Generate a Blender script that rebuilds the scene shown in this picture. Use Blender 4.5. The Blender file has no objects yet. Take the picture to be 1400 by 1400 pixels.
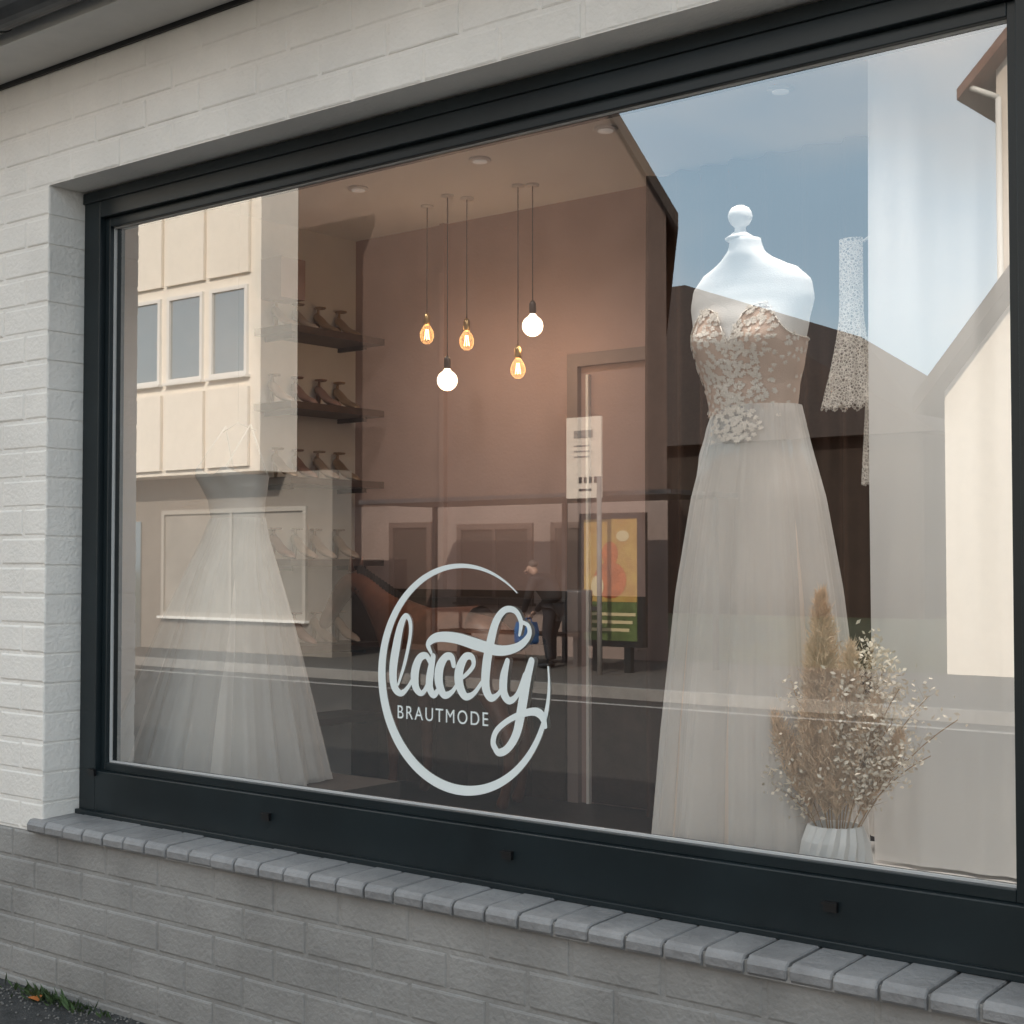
import bpy, math, random
from mathutils import Vector, Matrix
random.seed(7)
R=random.random
def U(a,b): return a+(b-a)*R()
scene=bpy.context.scene
col=scene.collection

# ------------------------------------------------------------ materials
def M(name,c,rough=.6,metal=0,noise=0,nscale=6,bump=0,bscale=60,emis=None,estr=0,spec=None,c2=None,sub=0,coat=0):
    m=bpy.data.materials.new(name); m.use_nodes=True
    nt=m.node_tree; b=nt.nodes['Principled BSDF']
    b.inputs['Base Color'].default_value=(*c,1); b.inputs['Roughness'].default_value=rough
    b.inputs['Metallic'].default_value=metal
    if spec is not None: b.inputs['Specular IOR Level'].default_value=spec
    if coat: b.inputs['Coat Weight'].default_value=coat
    tc=nt.nodes.new('ShaderNodeTexCoord')
    if noise or c2:
        n=nt.nodes.new('ShaderNodeTexNoise'); n.inputs['Scale'].default_value=nscale; n.inputs['Detail'].default_value=6
        n.inputs['Roughness'].default_value=.62
        nt.links.new(tc.outputs['Object'],n.inputs['Vector'])
        r=nt.nodes.new('ShaderNodeValToRGB')
        r.color_ramp.elements[0].position=.32; r.color_ramp.elements[1].position=.68
        if c2: a,bb=c,c2
        else:
            a=tuple(x*(1-noise) for x in c); bb=tuple(min(1,x*(1+noise)) for x in c)
        r.color_ramp.elements[0].color=(*a,1); r.color_ramp.elements[1].color=(*bb,1)
        nt.links.new(n.outputs['Fac'],r.inputs['Fac']); nt.links.new(r.outputs['Color'],b.inputs['Base Color'])
    if bump:
        n2=nt.nodes.new('ShaderNodeTexNoise'); n2.inputs['Scale'].default_value=bscale; n2.inputs['Detail'].default_value=5
        nt.links.new(tc.outputs['Object'],n2.inputs['Vector'])
        bp=nt.nodes.new('ShaderNodeBump'); bp.inputs['Strength'].default_value=bump; bp.inputs['Distance'].default_value=.01
        nt.links.new(n2.outputs['Fac'],bp.inputs['Height']); nt.links.new(bp.outputs['Normal'],b.inputs['Normal'])
    if emis:
        b.inputs['Emission Color'].default_value=(*emis,1); b.inputs['Emission Strength'].default_value=estr
    return m
def Sheer(name,c,alpha,trans=.5,weave=0):
    m=bpy.data.materials.new(name); m.use_nodes=True; nt=m.node_tree
    for n in list(nt.nodes): nt.nodes.remove(n)
    o=nt.nodes.new('ShaderNodeOutputMaterial'); mx=nt.nodes.new('ShaderNodeMixShader')
    t=nt.nodes.new('ShaderNodeBsdfTransparent'); d=nt.nodes.new('ShaderNodeBsdfDiffuse'); tl=nt.nodes.new('ShaderNodeBsdfTranslucent')
    m2=nt.nodes.new('ShaderNodeMixShader'); m2.inputs[0].default_value=trans
    d.inputs['Color'].default_value=(*c,1); tl.inputs['Color'].default_value=(*c,1)
    L=nt.links.new
    L(d.outputs[0],m2.inputs[1]); L(tl.outputs[0],m2.inputs[2]); L(t.outputs[0],mx.inputs[1]); L(m2.outputs[0],mx.inputs[2]); L(mx.outputs[0],o.inputs[0])
    lw=nt.nodes.new('ShaderNodeLayerWeight'); lw.inputs['Blend'].default_value=.35
    ma=nt.nodes.new('ShaderNodeMapRange'); ma.inputs['To Min'].default_value=alpha; ma.inputs['To Max'].default_value=min(1,alpha+.35)
    L(lw.outputs['Facing'],ma.inputs['Value'])
    if weave:
        tc=nt.nodes.new('ShaderNodeTexCoord'); v=nt.nodes.new('ShaderNodeTexVoronoi'); v.inputs['Scale'].default_value=weave
        v.feature='DISTANCE_TO_EDGE'
        L(tc.outputs['Object'],v.inputs['Vector'])
        r=nt.nodes.new('ShaderNodeMapRange'); r.inputs['From Min'].default_value=.02; r.inputs['From Max'].default_value=.22
        r.inputs['To Min'].default_value=1; r.inputs['To Max'].default_value=alpha
        L(v.outputs['Distance'],r.inputs['Value']); L(r.outputs[0],mx.inputs[0])
    else: L(ma.outputs[0],mx.inputs[0])
    return m

white_paint=M('white_brick_paint',(.81,.765,.715),.62,noise=.07,nscale=2.5,bump=.35,bscale=70)
grey_paint=M('grey_brick_paint',(.262,.25,.238),.65,noise=.17,nscale=4,bump=.45,bscale=70)
sill_paint=M('sill_tile_paint',(.235,.228,.228),.5,noise=.2,nscale=7,bump=.45,bscale=55)
anth=M('anthracite_frame',(.009,.015,.018),.33,noise=.25,nscale=3,spec=.38)
black=M('black_plastic',(.006,.006,.007),.4)
zinc=M('dark_zinc',(.06,.062,.065),.45,metal=.5,noise=.3)
roof_red=M('roof_tiles_red',(.20,.10,.07),.8,noise=.4,nscale=12,bump=.6,bscale=8)
roof_dark=M('roof_tiles_dark',(.035,.026,.022),.8,noise=.35,nscale=9,bump=.6,bscale=8)
soffit_m=M('soffit_board',(.66,.64,.61),.6,noise=.05)
asphalt=M('asphalt',(.045,.043,.042),.88,noise=.45,nscale=30,bump=.8,bscale=160)
pave=M('pavement_slab',(.085,.08,.075),.9,noise=.3,nscale=14,bump=.8,bscale=120)
kerb_m=M('kerb_stone',(.24,.23,.22),.8,noise=.15)
linem=M('road_paint',(.34,.33,.32),.7,noise=.3,nscale=12)
grassm=M('lawn',(.06,.07,.035),.95,noise=.4,nscale=3)
plaster_cream=M('plaster_cream',(.70,.62,.54),.85,noise=.05,bump=.3)
plaster_white=M('plaster_white',(.88,.81,.72),.85,noise=.04,bump=.2)
plaster_shaded=M('plaster_shaded_grey',(.24,.215,.19),.85,noise=.07,bump=.2)  # darkened colour stands in for shade below the overhanging upper floor
plaster_brown=M('plaster_taupe_shaded',(.115,.080,.068),.9,noise=.12,nscale=2,bump=.5,bscale=20)  # taupe with albedo lowered so the house reads as unsunlit
plaster_dark=M('dark_timber_cladding',(.035,.026,.021),.9,noise=.2,nscale=2)
ground_pl=M('plaster_dusty_rose',(.27,.21,.19),.9,noise=.08,nscale=2,bump=.3,bscale=20)
winglass=M('window_pane',(.42,.46,.47),.06,metal=.75)
blind=M('window_blind',(.34,.32,.29),.6,noise=.15,nscale=1.5)
winframe=M('white_window_frame',(.80,.78,.75),.4)
greyframe=M('beige_window_frame',(.42,.39,.35),.5)
mauve=M('mauve_wall',(.42,.295,.265),.85,noise=.05,nscale=1.6,bump=.15)
panel_m=M('dark_lower_brown',(.060,.036,.027),.5,noise=.35,nscale=6)
ceil_m=M('ceiling_paint',(.82,.81,.79),.85)
room_white=M('room_white_wall',(.76,.72,.675),.85,noise=.03)
floor_m=M('dark_wood_floor',(.028,.021,.018),.4,noise=.35,nscale=5)
shelf_m=M('dark_walnut',(.045,.024,.016),.5,noise=.4,nscale=10)
browncur=M('brown_velvet',(.060,.027,.016),.85,noise=.2)
mann=M('mannequin_linen',(.84,.83,.81),.7,noise=.02,bump=.12,bscale=300)
gold=M('brass',(.6,.42,.2),.3,metal=1)
horse_m=M('horse_brown_leather',(.13,.048,.026),.38,noise=.35,nscale=8)
ceramic=M('white_ceramic',(.86,.85,.83),.35)
pampas_m=M('pampas_beige',(.82,.63,.45),.95,noise=.18,nscale=40)
leaf_m=M('bleached_leaf',(.88,.79,.66),.9,noise=.1,nscale=40)
stem_m=M('dry_stem',(.45,.32,.20),.9)
decal=M('frosted_vinyl_decal',(.80,.84,.83),.6)
plinth=M('display_plinth_bounce_white',(.84,.82,.79),.7,noise=.03)  # white chosen to bounce spot light up onto curtain and dress
plinth_d=M('display_plinth_dark',(.07,.055,.047),.6,noise=.2)
tulle=Sheer('tulle_white',(.93,.92,.90),.50,.25)
lining=M('nude_lining',(.78,.67,.585),.75,noise=.03)
ivory=M('ivory_satin',(.80,.77,.73),.6,noise=.03)
lace_m=M('lace_applique',(.86,.79,.71),.75)
nudemesh=M('nude_mesh',(.72,.54,.44),.75,bump=.2,bscale=400)
lacesheer=Sheer('lace_sheer',(.92,.88,.82),.14,.3,weave=110)
voile=Sheer('voile_curtain',(.93,.93,.92),.92,.20)

# ------------------------------------------------------------ mesh helpers
class MB:
    def __init__(s): s.v=[];s.f=[];s.mi=[];s.sm=[];s.mats=[]
    def m(s,mat):
        if mat not in s.mats: s.mats.append(mat)
        return s.mats.index(mat)
    def add(s,vs,fs,mat,smooth=False):
        o=len(s.v); s.v+= [tuple(p) for p in vs]; k=s.m(mat)
        for f in fs: s.f.append([i+o for i in f]); s.mi.append(k); s.sm.append(smooth)
    def box(s,x0,x1,y0,y1,z0,z1,mat):
        vs=[(x0,y0,z0),(x1,y0,z0),(x1,y1,z0),(x0,y1,z0),(x0,y0,z1),(x1,y0,z1),(x1,y1,z1),(x0,y1,z1)]
        s.add(vs,[(0,3,2,1),(4,5,6,7),(0,1,5,4),(1,2,6,5),(2,3,7,6),(3,0,4,7)],mat)
    def prism(s,poly,axis,a0,a1,mat):
        def P(p,a):
            return {'x':(a,p[0],p[1]),'y':(p[0],a,p[1]),'z':(p[0],p[1],a)}[axis]
        n=len(poly); vs=[P(p,a0) for p in poly]+[P(p,a1) for p in poly]
        fs=[tuple(range(n)),tuple(range(2*n-1,n-1,-1))]+[(i,i+n,(i+1)%n+n,(i+1)%n) for i in range(n)]
        s.add(vs,fs,mat)
    def rings(s,rings,mat,smooth=True,caps=True,closed=True):
        n=len(rings[0]); vs=[p for r in rings for p in r]; fs=[]
        for i in range(len(rings)-1):
            for j in range(n if closed else n-1):
                k=(j+1)%n; fs.append((i*n+j,i*n+k,(i+1)*n+k,(i+1)*n+j))
        if caps: fs.append(tuple(range(n-1,-1,-1))); fs.append(tuple((len(rings)-1)*n+j for j in range(n)))
        s.add(vs,fs,mat,smooth)
    def cyl(s,p,q,r0,r1,mat,n=12,caps=True):
        p=Vector(p);q=Vector(q);d=(q-p).normalized()
        a=d.orthogonal().normalized(); b=d.cross(a)
        s.rings([[c+(a*math.cos(t)+b*math.sin(t))*r for t in [2*math.pi*i/n for i in range(n)]] for c,r in((p,r0),(q,r1))],mat,True,caps)
    def tube(s,pts,r,mat,n=8):
        for i in range(len(pts)-1): s.cyl(pts[i],pts[i+1],r,r,mat,n)
    def lathe(s,c,prof,mat,n=24,smooth=True):
        s.rings([[(c[0]+r*math.cos(2*math.pi*i/n),c[1]+r*math.sin(2*math.pi*i/n),c[2]+z) for i in range(n)] for r,z in prof],mat,smooth,True)
    def obj(s,name,parent=None):
        me=bpy.data.meshes.new(name); me.from_pydata(s.v,[],s.f)
        for m in s.mats: me.materials.append(m)
        me.polygons.foreach_set('material_index',s.mi); me.polygons.foreach_set('use_smooth',s.sm)
        me.update()
        o=bpy.data.objects.new(name,me); col.objects.link(o)
        if parent: o.parent=parent
        return o
def empty(name):
    e=bpy.data.objects.new(name,None); col.objects.link(e); e.empty_display_size=.2; return e

# ------------------------------------------------------------ shop building
shop=empty('shop_building')
WY=-.185
OX0,OX1,OZ0,OZ1=-4.354,-1.03,.649,2.767
CH=.0982; BL=.262; J=.009
def brick(mb,x0,x1,z0,z1,y,depth,mat):
    c=.007; dy=U(-.0014,.0014); y+=dy
    def ring(i,yy): return [(x0+i,yy,z0+i),(x1-i,yy,z0+i),(x1-i,yy,z1-i),(x0+i,yy,z1-i)]
    rs=[ring(c,y),ring(c*.3,y+c*.3),ring(0,y+c),ring(0,y+depth)]
    vs=[p for r in rs for p in r]; fs=[(0,1,2,3)]
    for k in range(3):
        for j in range(4): fs.append((k*4+j,(k+1)*4+j,(k+1)*4+(j+1)%4,k*4+(j+1)%4))
    mb.add(vs,fs,mat)
def brickwall(mb,x0,x1,ztop,zbot,anchor,mat,par=0,depth=.15):
    n=0; z1=ztop
    while z1>zbot+.01:
        z0=max(z1-CH,zbot)
        off=(BL/2 if (n+par)%2 else 0)
        x=anchor+off-math.ceil((anchor+off-x0)/BL)*BL
        while x<x1:
            a=max(x,x0); b=min(x+BL,x1)
            if b-a>.03:
                ga=0 if a<=x0 else J/2; gb=0 if b>=x1-1e-6 else J/2
                brick(mb,a+ga,b-gb,z0+J/2+U(-.0008,.0008),z1-J/2+U(-.0008,.0008),WY,depth,mat)
            x+=BL
        z1=z0; n+=1
w=MB()
brickwall(w,-10,OX0,OZ1,.607,OX0,white_paint)
brickwall(w,-10,3,OZ1+4*CH,OZ1,OX0,white_paint,par=0)
brickwall(w,OX1,3,OZ1,.607,OX1,white_paint)
w.obj('white_brickwork',shop)
w=MB(); brickwall(w,-10,3,.607,.0,-4.0,grey_paint); w.obj('grey_plinth_brickwork',shop)
w=MB(); g=.0035
w.box(-10,OX0-g,WY+g,.06,.607,3.3,white_paint); w.box(OX1+g,3,WY+g,.06,.607,3.3,white_paint)
w.box(OX0-g,OX1+g,WY+g,.06,OZ1+g,3.3,white_paint)
w.obj('wall_mortar',shop)
w=MB(); w.box(-10,3,WY+g,.06,-.2,.6065,grey_paint); w.obj('plinth_core',shop)
w=MB(); x=-4.405
while x<-.95:
    z1=.650+U(-.002,.002); yf=-.213+U(-.004,.004); a=x+.0035; b=x+.105-.0035
    def pr(i): return [(yf+.006+i,.609+i*.5),(yf+i,.616+i),(yf-.001+i,.634),(yf+.004+i,.643-i),(yf+.012+i,z1-.001-i),(yf+.022,z1-i),(-.02,z1+.008-i),(-.02,.609)]
    w.rings([[(a,y_,z_) for y_,z_ in pr(.003)],[(a+.003,y_,z_) for y_,z_ in pr(0)],[(b-.003,y_,z_) for y_,z_ in pr(0)],[(b,y_,z_) for y_,z_ in pr(.003)]],sill_paint,False); x+=.105
w.obj('sill_tiles',shop)
w=MB(); w.box(-4.403,-.97,-.204,-.02,.6072,.640,grey_paint); w.obj('sill_grout',shop)

# window frame
GX0,GX1,GZ0,GZ1=-4.237,-1.142,.832,2.640
w=MB()
def frame_ring(mb,x0,x1,z0,z1,tl,tr,tb,tt,y0,y1,mat):
    mb.box(x0,x0+tl,y0,y1,z0,z1,mat); mb.box(x1-tr,x1,y0,y1,z0,z1,mat)
    mb.box(x0+tl,x1-tr,y0,y1,z0,z0+tb,mat); mb.box(x0+tl,x1-tr,y0,y1,z1-tt,z1,mat)
frame_ring(w,OX0+.003,OX1-.003,.655,OZ1-.003,.088,.088,.150,.092,-.045,.05,anth)
frame_ring(w,OX0+.091,OX1-.091,.805,OZ1-.095,.026,.026,.027,.032,-.022,.04,anth)
w.box(OX0+.003,OX1-.003,-.062,-.045,.655,.672,anth)
w.box(OX0+.003,OX1-.003,-.053,-.045,OZ1-.040,OZ1-.003,anth)
fr=w.obj('window_frame',shop)
bv=fr.modifiers.new('bev','BEVEL'); bv.width=.0025; bv.segments=2; bv.limit_method='ANGLE'
w=MB()
frame_ring(w,GX0-.001,GX1+.001,GZ0-.001,GZ1+.001,.004,.004,.006,.004,-.006,.004,M('grey_gasket',(.5,.5,.5),.6))
w.obj('glazing_gasket',shop)
w=MB()
for X in(-4.27,-3.40,-2.47,-1.55):
    zz=.745 if X>-4.2 else .80
    w.box(X-.016,X+.016,-.056,-.0452,zz-.011,zz+.011,black); w.box(X-.019,X+.019,-.060,-.0562,zz+.004,zz+.010,black)
w.obj('drain_caps',shop)
gm=bpy.data.materials.new('shop_window_glass'); gm.use_nodes=True; nt=gm.node_tree
for n in list(nt.nodes): nt.nodes.remove(n)
o=nt.nodes.new('ShaderNodeOutputMaterial'); mx=nt.nodes.new('ShaderNodeMixShader'); t=nt.nodes.new('ShaderNodeBsdfTransparent')
t.inputs[0].default_value=(.98,.985,.98,1)
gl=nt.nodes.new('ShaderNodeBsdfGlossy'); gl.inputs['Roughness'].default_value=0.0; gl.inputs['Color'].default_value=(1,1,1,1)
lw=nt.nodes.new('ShaderNodeLayerWeight'); lw.inputs['Blend'].default_value=.5
pw=nt.nodes.new('ShaderNodeMath'); pw.operation='POWER'; pw.inputs[1].default_value=3
ml=nt.nodes.new('ShaderNodeMath'); ml.operation='MULTIPLY_ADD'; ml.inputs[1].default_value=1.1; ml.inputs[2].default_value=.28
L=nt.links.new
L(lw.outputs['Facing'],pw.inputs[0]); L(pw.outputs[0],ml.inputs[0]); L(ml.outputs[0],mx.inputs[0])
L(t.outputs[0],mx.inputs[1]); L(gl.outputs[0],mx.inputs[2]); L(mx.outputs[0],o.inputs[0])
w=MB(); w.add([(GX0,0,GZ0),(GX1,0,GZ0),(GX1,0,GZ1),(GX0,0,GZ1)],[(0,1,2,3)],gm); w.obj('window_glass',shop)

# eaves, gutter, roof, rest of building
w=MB()
w.box(-10.3,3.3,-.40,WY-.012,3.165,3.185,soffit_m)
w.box(-10.3,3.3,-.42,-.40,3.16,3.33,soffit_m)
w.obj('soffit',shop)
w=MB(); w.box(-10.3,3.3,WY-.010,WY-.001,3.150,3.2,black); w.obj('eaves_shadow_strip',shop)  # black strip drawn in for the shadow gap between wall and soffit
w=MB()
n=14
ro=[(-.50+.075*math.cos(math.pi+math.pi*i/n),3.24+.075*math.sin(math.pi+math.pi*i/n)) for i in range(n+1)]
ri=[(-.50+.070*math.cos(2*math.pi-math.pi*i/n),3.24+.070*math.sin(2*math.pi-math.pi*i/n)) for i in range(n+1)]
w.prism(ro+ri,'x',-10.3,3.3,zinc)
w.tube([(-10.3,-.578,3.243),(3.3,-.578,3.243)],.009,zinc)
for X in [ -9.8+.8*i for i in range(16)]:
    w.prism([( -.50+.079*math.cos(math.pi+math.pi*i/n),3.24+.079*math.sin(math.pi+math.pi*i/n)) for i in range(n+1)]+[(-.50+.0755*math.cos(2*math.pi-math.pi*i/n),3.24+.0755*math.sin(2*math.pi-math.pi*i/n)) for i in range(n+1)],'x',X,X+.03,zinc)
w.obj('gutter',shop)
w=MB()
w.prism([(-.45,3.30),(3,5.6),(6.45,3.30),(6.45,3.42),(3,5.74),(-.45,3.42)],'x',-10.3,3.3,roof_dark); w.obj('roof',shop)
w=MB()
for X0,X1 in((-10,-9.8),(2.8,3)): w.prism([(.061,-.2),(6,-.2),(6,3.3),(3,5.5),(.061,3.3)],'x',X0,X1,white_paint)
w.box(-9.8,2.8,5.8,6,-.2,3.3,white_paint); w.obj('outer_walls',shop)
w=MB(); w.cyl((-5.22,WY-.045,2.86),(-5.22,WY+.002,2.86),.045,.05,white_paint,20); w.cyl((-5.22,WY-.055,2.86),(-5.22,WY-.045,2.86),.030,.042,white_paint,20)
w.obj('wall_vent_cap',shop)
w=MB()
BY=2.5
w.box(-5.7,-5.6,.061,BY,.3,3.3,room_white); w.box(.8,.9,.061,BY,.3,3.3,room_white); w.obj('room_side_walls',shop)
w=MB(); w.box(-5.7,.9,BY,BY+.1,.3,3.3,mauve)
w.box(-4.98,-4.95,BY-.03,BY,1.37,3.2,mauve)
w.obj('room_back_wall',shop)
w=MB()
x=-5.598
while x<-4.2:
    b=min(x+.197,-4.185); w.box(x,b,BY-.022,BY-.002,.40,1.33,panel_m); x+=.20
w.box(-5.598,-4.185,BY-.035,BY-.001,1.331,1.37,panel_m)
w.obj('dark_lower_boards',shop)  # boards that make the back wall darker below the rail
w=MB(); w.box(-5.6,.8,.061,BY,3.2,3.3,ceil_m); w.obj('room_ceiling',shop)
w=MB(); w.box(-5.6,.8,.061,BY,.3,.4,floor_m); w.obj('room_floor',shop)
w=MB(); w.box(-5.6,-3.80,.065,.95,.4,.70,plinth_d); w.box(-2.35,.8,.065,.95,.4,.70,plinth); w.obj('display_platform',shop)
w=MB()
X0,X1,Zt=-4.18,-3.66,2.47
w.box(X0,X0+.06,BY-.03,BY,.4,Zt,ground_pl); w.box(X0+.06,X1,BY-.03,BY,Zt-.06,Zt,ground_pl)
w.box(X0+.10,X0+.115,BY-.02,BY,.4,Zt-.1,room_white)
w.obj('doorway_trim',shop)
w=MB(); w.box(X0+.13,X1+.01,BY-.018,BY-.001,.41,1.35,panel_m); w.obj('dark_lower_doorway',shop)
# ceiling downlights; the row nearest the window is added to light dresses and curtain
dle=M('downlight_or_added_lens',(.8,.78,.75),.3,emis=(1,.93,.85),estr=.15)
for X,Y,E_,cone in((-4.04,1.68,22,150),(-3.37,1.65,22,150),(-4.78,1.70,22,150),(-2.6,1.65,10,150),(-4.5,.42,9,150),(-3.3,.42,14,150),(-2.3,.34,42,130),(-1.75,.32,50,72),(-1.3,.30,50,72),(-.6,.30,36,72)):
    w=MB(); w.lathe((X,Y,3.188),[(.044,0),(.048,.004),(.044,.0115)],ceil_m,24); w.lathe((X,Y,3.184),[(.030,0),(.030,.0035)],dle,20)
    ob=w.obj('ceiling_downlight_or_added',shop)
    ld=bpy.data.lights.new('downlight_or_added_spot','SPOT'); ld.energy=E_; ld.color=(1,.93,.86); ld.shadow_soft_size=.05; ld.spot_size=math.radians(cone); ld.spot_blend=.95
    lo=bpy.data.objects.new('downlight_or_added_spot',ld); col.objects.link(lo); lo.location=(X,Y,3.175); lo.parent=shop

# ------------------------------------------------------------ logo on the glass (artwork traced, converted to metres on the pane)
def trace(u,v):
    k=(u-700)/2041; den=.7749+.632*k; t=3.06/den
    return (t*(-.632+.7749*k), 1.5-(v-770)*t/2041)
def catmull(P,n=8):
    out=[]
    for i in range(len(P)-1):
        p0=P[max(i-1,0)];p1=P[i];p2=P[i+1];p3=P[min(i+2,len(P)-1)]
        for j in range(n):
            t=j/n
            out.append(tuple(.5*((2*b)+(-a+c)*t+(2*a-5*b+4*c-d)*t*t+(-a+3*b-3*c+d)*t**3) for a,b,c,d in zip(p0,p1,p2,p3)))
    out.append(P[-1]); return out
logo=MB(); ly=[-.0015]
def ribbon(P,mat=decal,n=8):
    C=catmull(P,n); vs=[];fs=[]; ly[0]-=.0001
    for i,(x,z,wd) in enumerate(C):
        ly[0]-=.000006; y=ly[0]
        a=C[max(i-1,0)]; b=C[min(i+1,len(C)-1)]
        dx,dz=b[0]-a[0],b[1]-a[1]; l=math.hypot(dx,dz) or 1; nx,nz=-dz/l,dx/l; h=max(wd,.002)/2
        vs+=[(x+nx*h,y,z+nz*h),(x-nx*h,y,z-nz*h)]
    for i in range(len(C)-1): fs.append((2*i,2*i+1,2*i+3,2*i+2))
    logo.add(vs,fs,mat)
    for (x,z,wd) in (C[0],C[-1]):
        ly[0]-=.00005
        logo.add([(x+wd/2*math.cos(a),ly[0],z+wd/2*math.sin(a)) for a in [math.pi*i/8 for i in range(16)]],[tuple(range(16))],mat)
def S(*pts): ribbon([(*trace(u,v),wd/500) for u,v,wd in pts])
cx,cz=trace(632,926)
wk=[(50,.003),(65,.007),(90,.012),(130,.020),(180,.029),(225,.031),(270,.027),(310,.020),(340,.015),(368,.005)]
def wint(a):
    for (a0,w0),(a1,w1) in zip(wk,wk[1:]):
        if a0<=a<=a1: return w0+(w1-w0)*(a-a0)/(a1-a0)
    return .004
ribbon([(cx+.300*math.cos(math.radians(a)),cz+.303*math.sin(math.radians(a)),wint(a)) for a in range(50,369,6)],n=3)
S((546,935,4),(555,905,6),(562,870,6),(562,850,7),(556,842,8),(549,856,12),(543,885,15),(539,915,15),(541,938,13),(550,947,9),(560,938,6),(568,922,5))
S((590,906,7),(584,896,9),(575,900,12),(569,918,15),(570,938,13),(578,947,8),(586,936,7),(592,912,8))
S((594,897,9),(590,920,13),(589,938,13),(595,949,10),(604,938,6))
S((622,909,8),(619,898,10),(611,898,11),(603,912,15),(602,932,15),(609,949,11),(620,945,7),(628,932,5))
S((629,929,5),(640,921,6),(649,909,7),(647,898,9),(638,898,11),(630,915,15),(630,935,15),(638,951,11),(650,947,7),(662,930,5))
S((712,868,4),(714,850,7),(706,835,8),(692,834,9),(680,850,12),(672,880,14),(667,910,15),(666,938,14),(673,953,11),(684,947,6),(693,928,5))
S((592,892,5),(588,880,9),(600,871,13),(625,872,15),(655,881,16),(685,889,14),(710,884,11),(725,869,8),(724,855,6),(714,850,5))
S((696,903,8),(691,925,13),(691,946,13),(699,957,10),(710,948,7),(720,922,7))
S((729,903,10),(722,930,14),(716,965,15),(709,1000,13),(697,1021,11),(684,1027,10),(677,1015,8))
S((684,1027,8),(677,1015,9),(682,997,8),(702,981,8),(728,972,10),(742,976,12),(748,992,6))
lg=empty('window_logo')
lo=logo.obj('logo_lettering',lg)
cu=bpy.data.curves.new('t','FONT'); cu.body='BRAUTMODE'; cu.space_character=1.25; cu.size=1
to=bpy.data.objects.new('t',cu); col.objects.link(to); bpy.context.view_layer.update()
me=bpy.data.meshes.new_from_object(to.evaluated_get(bpy.context.evaluated_depsgraph_get()))
bpy.data.objects.remove(to)
xs=[v.co.x for v in me.vertices]; ys=[v.co.y for v in me.vertices]
xa,za=trace(545,981); xb,zb=trace(668,990)
sx=(xb-xa)/(max(xs)-min(xs)); sz=.037/(max(ys)-min(ys))
for v in me.vertices: v.co=Vector((xa+(v.co.x-min(xs))*sx,-.002,za+(v.co.y-min(ys))*sz))
me.materials.clear(); me.materials.append(decal)
to=bpy.data.objects.new('subtitle_text',me); col.objects.link(to); to.parent=lg

# ------------------------------------------------------------ mannequins with dresses
PROF=[(2.345,.040,.040,-.035),(2.32,.045,.045,-.032),(2.30,.060,.052,-.03),(2.282,.092,.058,-.02),(2.258,.142,.066,-.012),(2.225,.172,.078,-.005),(2.18,.178,.088,-.005),(2.12,.164,.10,-.012),(2.07,.155,.103,-.016),(2.02,.144,.096,-.012),(1.96,.126,.084,-.004),(1.90,.117,.080,0),(1.84,.135,.095,0),(1.78,.155,.11,.004),(1.70,.165,.12,.006)]
def prof(z):
    if z>=PROF[0][0]: return PROF[0][1:]
    for p,q in zip(PROF,PROF[1:]):
        if q[0]<=z<=p[0]:
            t=(p[0]-z)/(p[0]-q[0]); t=t*t*(3-2*t)*.5+t*.5
            return tuple(a+(b-a)*t for a,b in zip(p[1:],q[1:]))
    return PROF[-1][1:]
def surf(cx,cy,th,z,o=0,zo=0):
    a,b,off=prof(z)
    bust=.036*sum(math.exp(-((th-s*.62)/.36)**2-((z-2.065)/.048)**2) for s in(-1,1))
    return Vector((cx+(a+o)*math.sin(th),cy+off-(b+o+bust)*math.cos(th),z+zo))
def mannequin(mb,cx,cy,zo=0):
    zs=[1.72+(2.345-1.72)*i/60 for i in range(61)]; n=64
    mb.rings([[surf(cx,cy,2*math.pi*j/n,z,0,zo) for j in range(n)] for z in zs],mann)
    mb.lathe((cx-.012,cy-.040,2.343+zo),[(.038,0),(.040,.005),(.026,.014),(.016,.022),(.014,.032),(.017,.037),(.024,.042),(.030,.052),(.032,.063),(.029,.075),(.023,.084),(.012,.090),(.004,.092)],mann,32)
    mb.cyl((cx,cy,.70),(cx,cy,1.75+zo),.015,.015,gold,12)
    mb.lathe((cx,cy,.70),[(.14,0),(.14,.012),(.03,.03),(.02,.05)],gold,32)
def skirt(mb,cx,cy,zt,zb,keys,mat,seed,folds=.085,top=0,n=260,nz=46,wob=.0,lean=0):
    rnd=random.Random(seed)
    comps=[(rnd.choice([7,9,11,13,17,19,23,29,37]),rnd.uniform(0,6.28),rnd.uniform(.35,1)) for _ in range(9)]
    comps=[(k,p,a*(11/k)**.5) for k,p,a in comps]; nm=sum(c[2] for c in comps)
    rs=[]
    for i in range(nz+1):
        t=i/nz; z=zt+(zb-zt)*t
        for (t0,a0,b0),(t1,a1,b1) in zip(keys,keys[1:]):
            if t0<=t<=t1:
                s=(t-t0)/(t1-t0); a=a0+(a1-a0)*s; b=b0+(b1-b0)*s; break
        A=folds*(.2+.8*t**.7)*2.4
        r=[]
        for j in range(n):
            th=2*math.pi*j/n
            f=sum(am*math.sin(k*th+p+1.2*t*math.sin(3*th+p)) for k,p,am in comps)/nm
            fine=.007*math.sin(61*th+seed)*(.4+.6*t)
            r.append((cx+lean*t+a*(1+A*f+fine)*math.sin(th),cy-b*(1+A*f+fine)*math.cos(th),z+(.006*f if t>.97 else 0)))
        rs.append(r)
    mb.rings(rs,mat,True,False)
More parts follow.
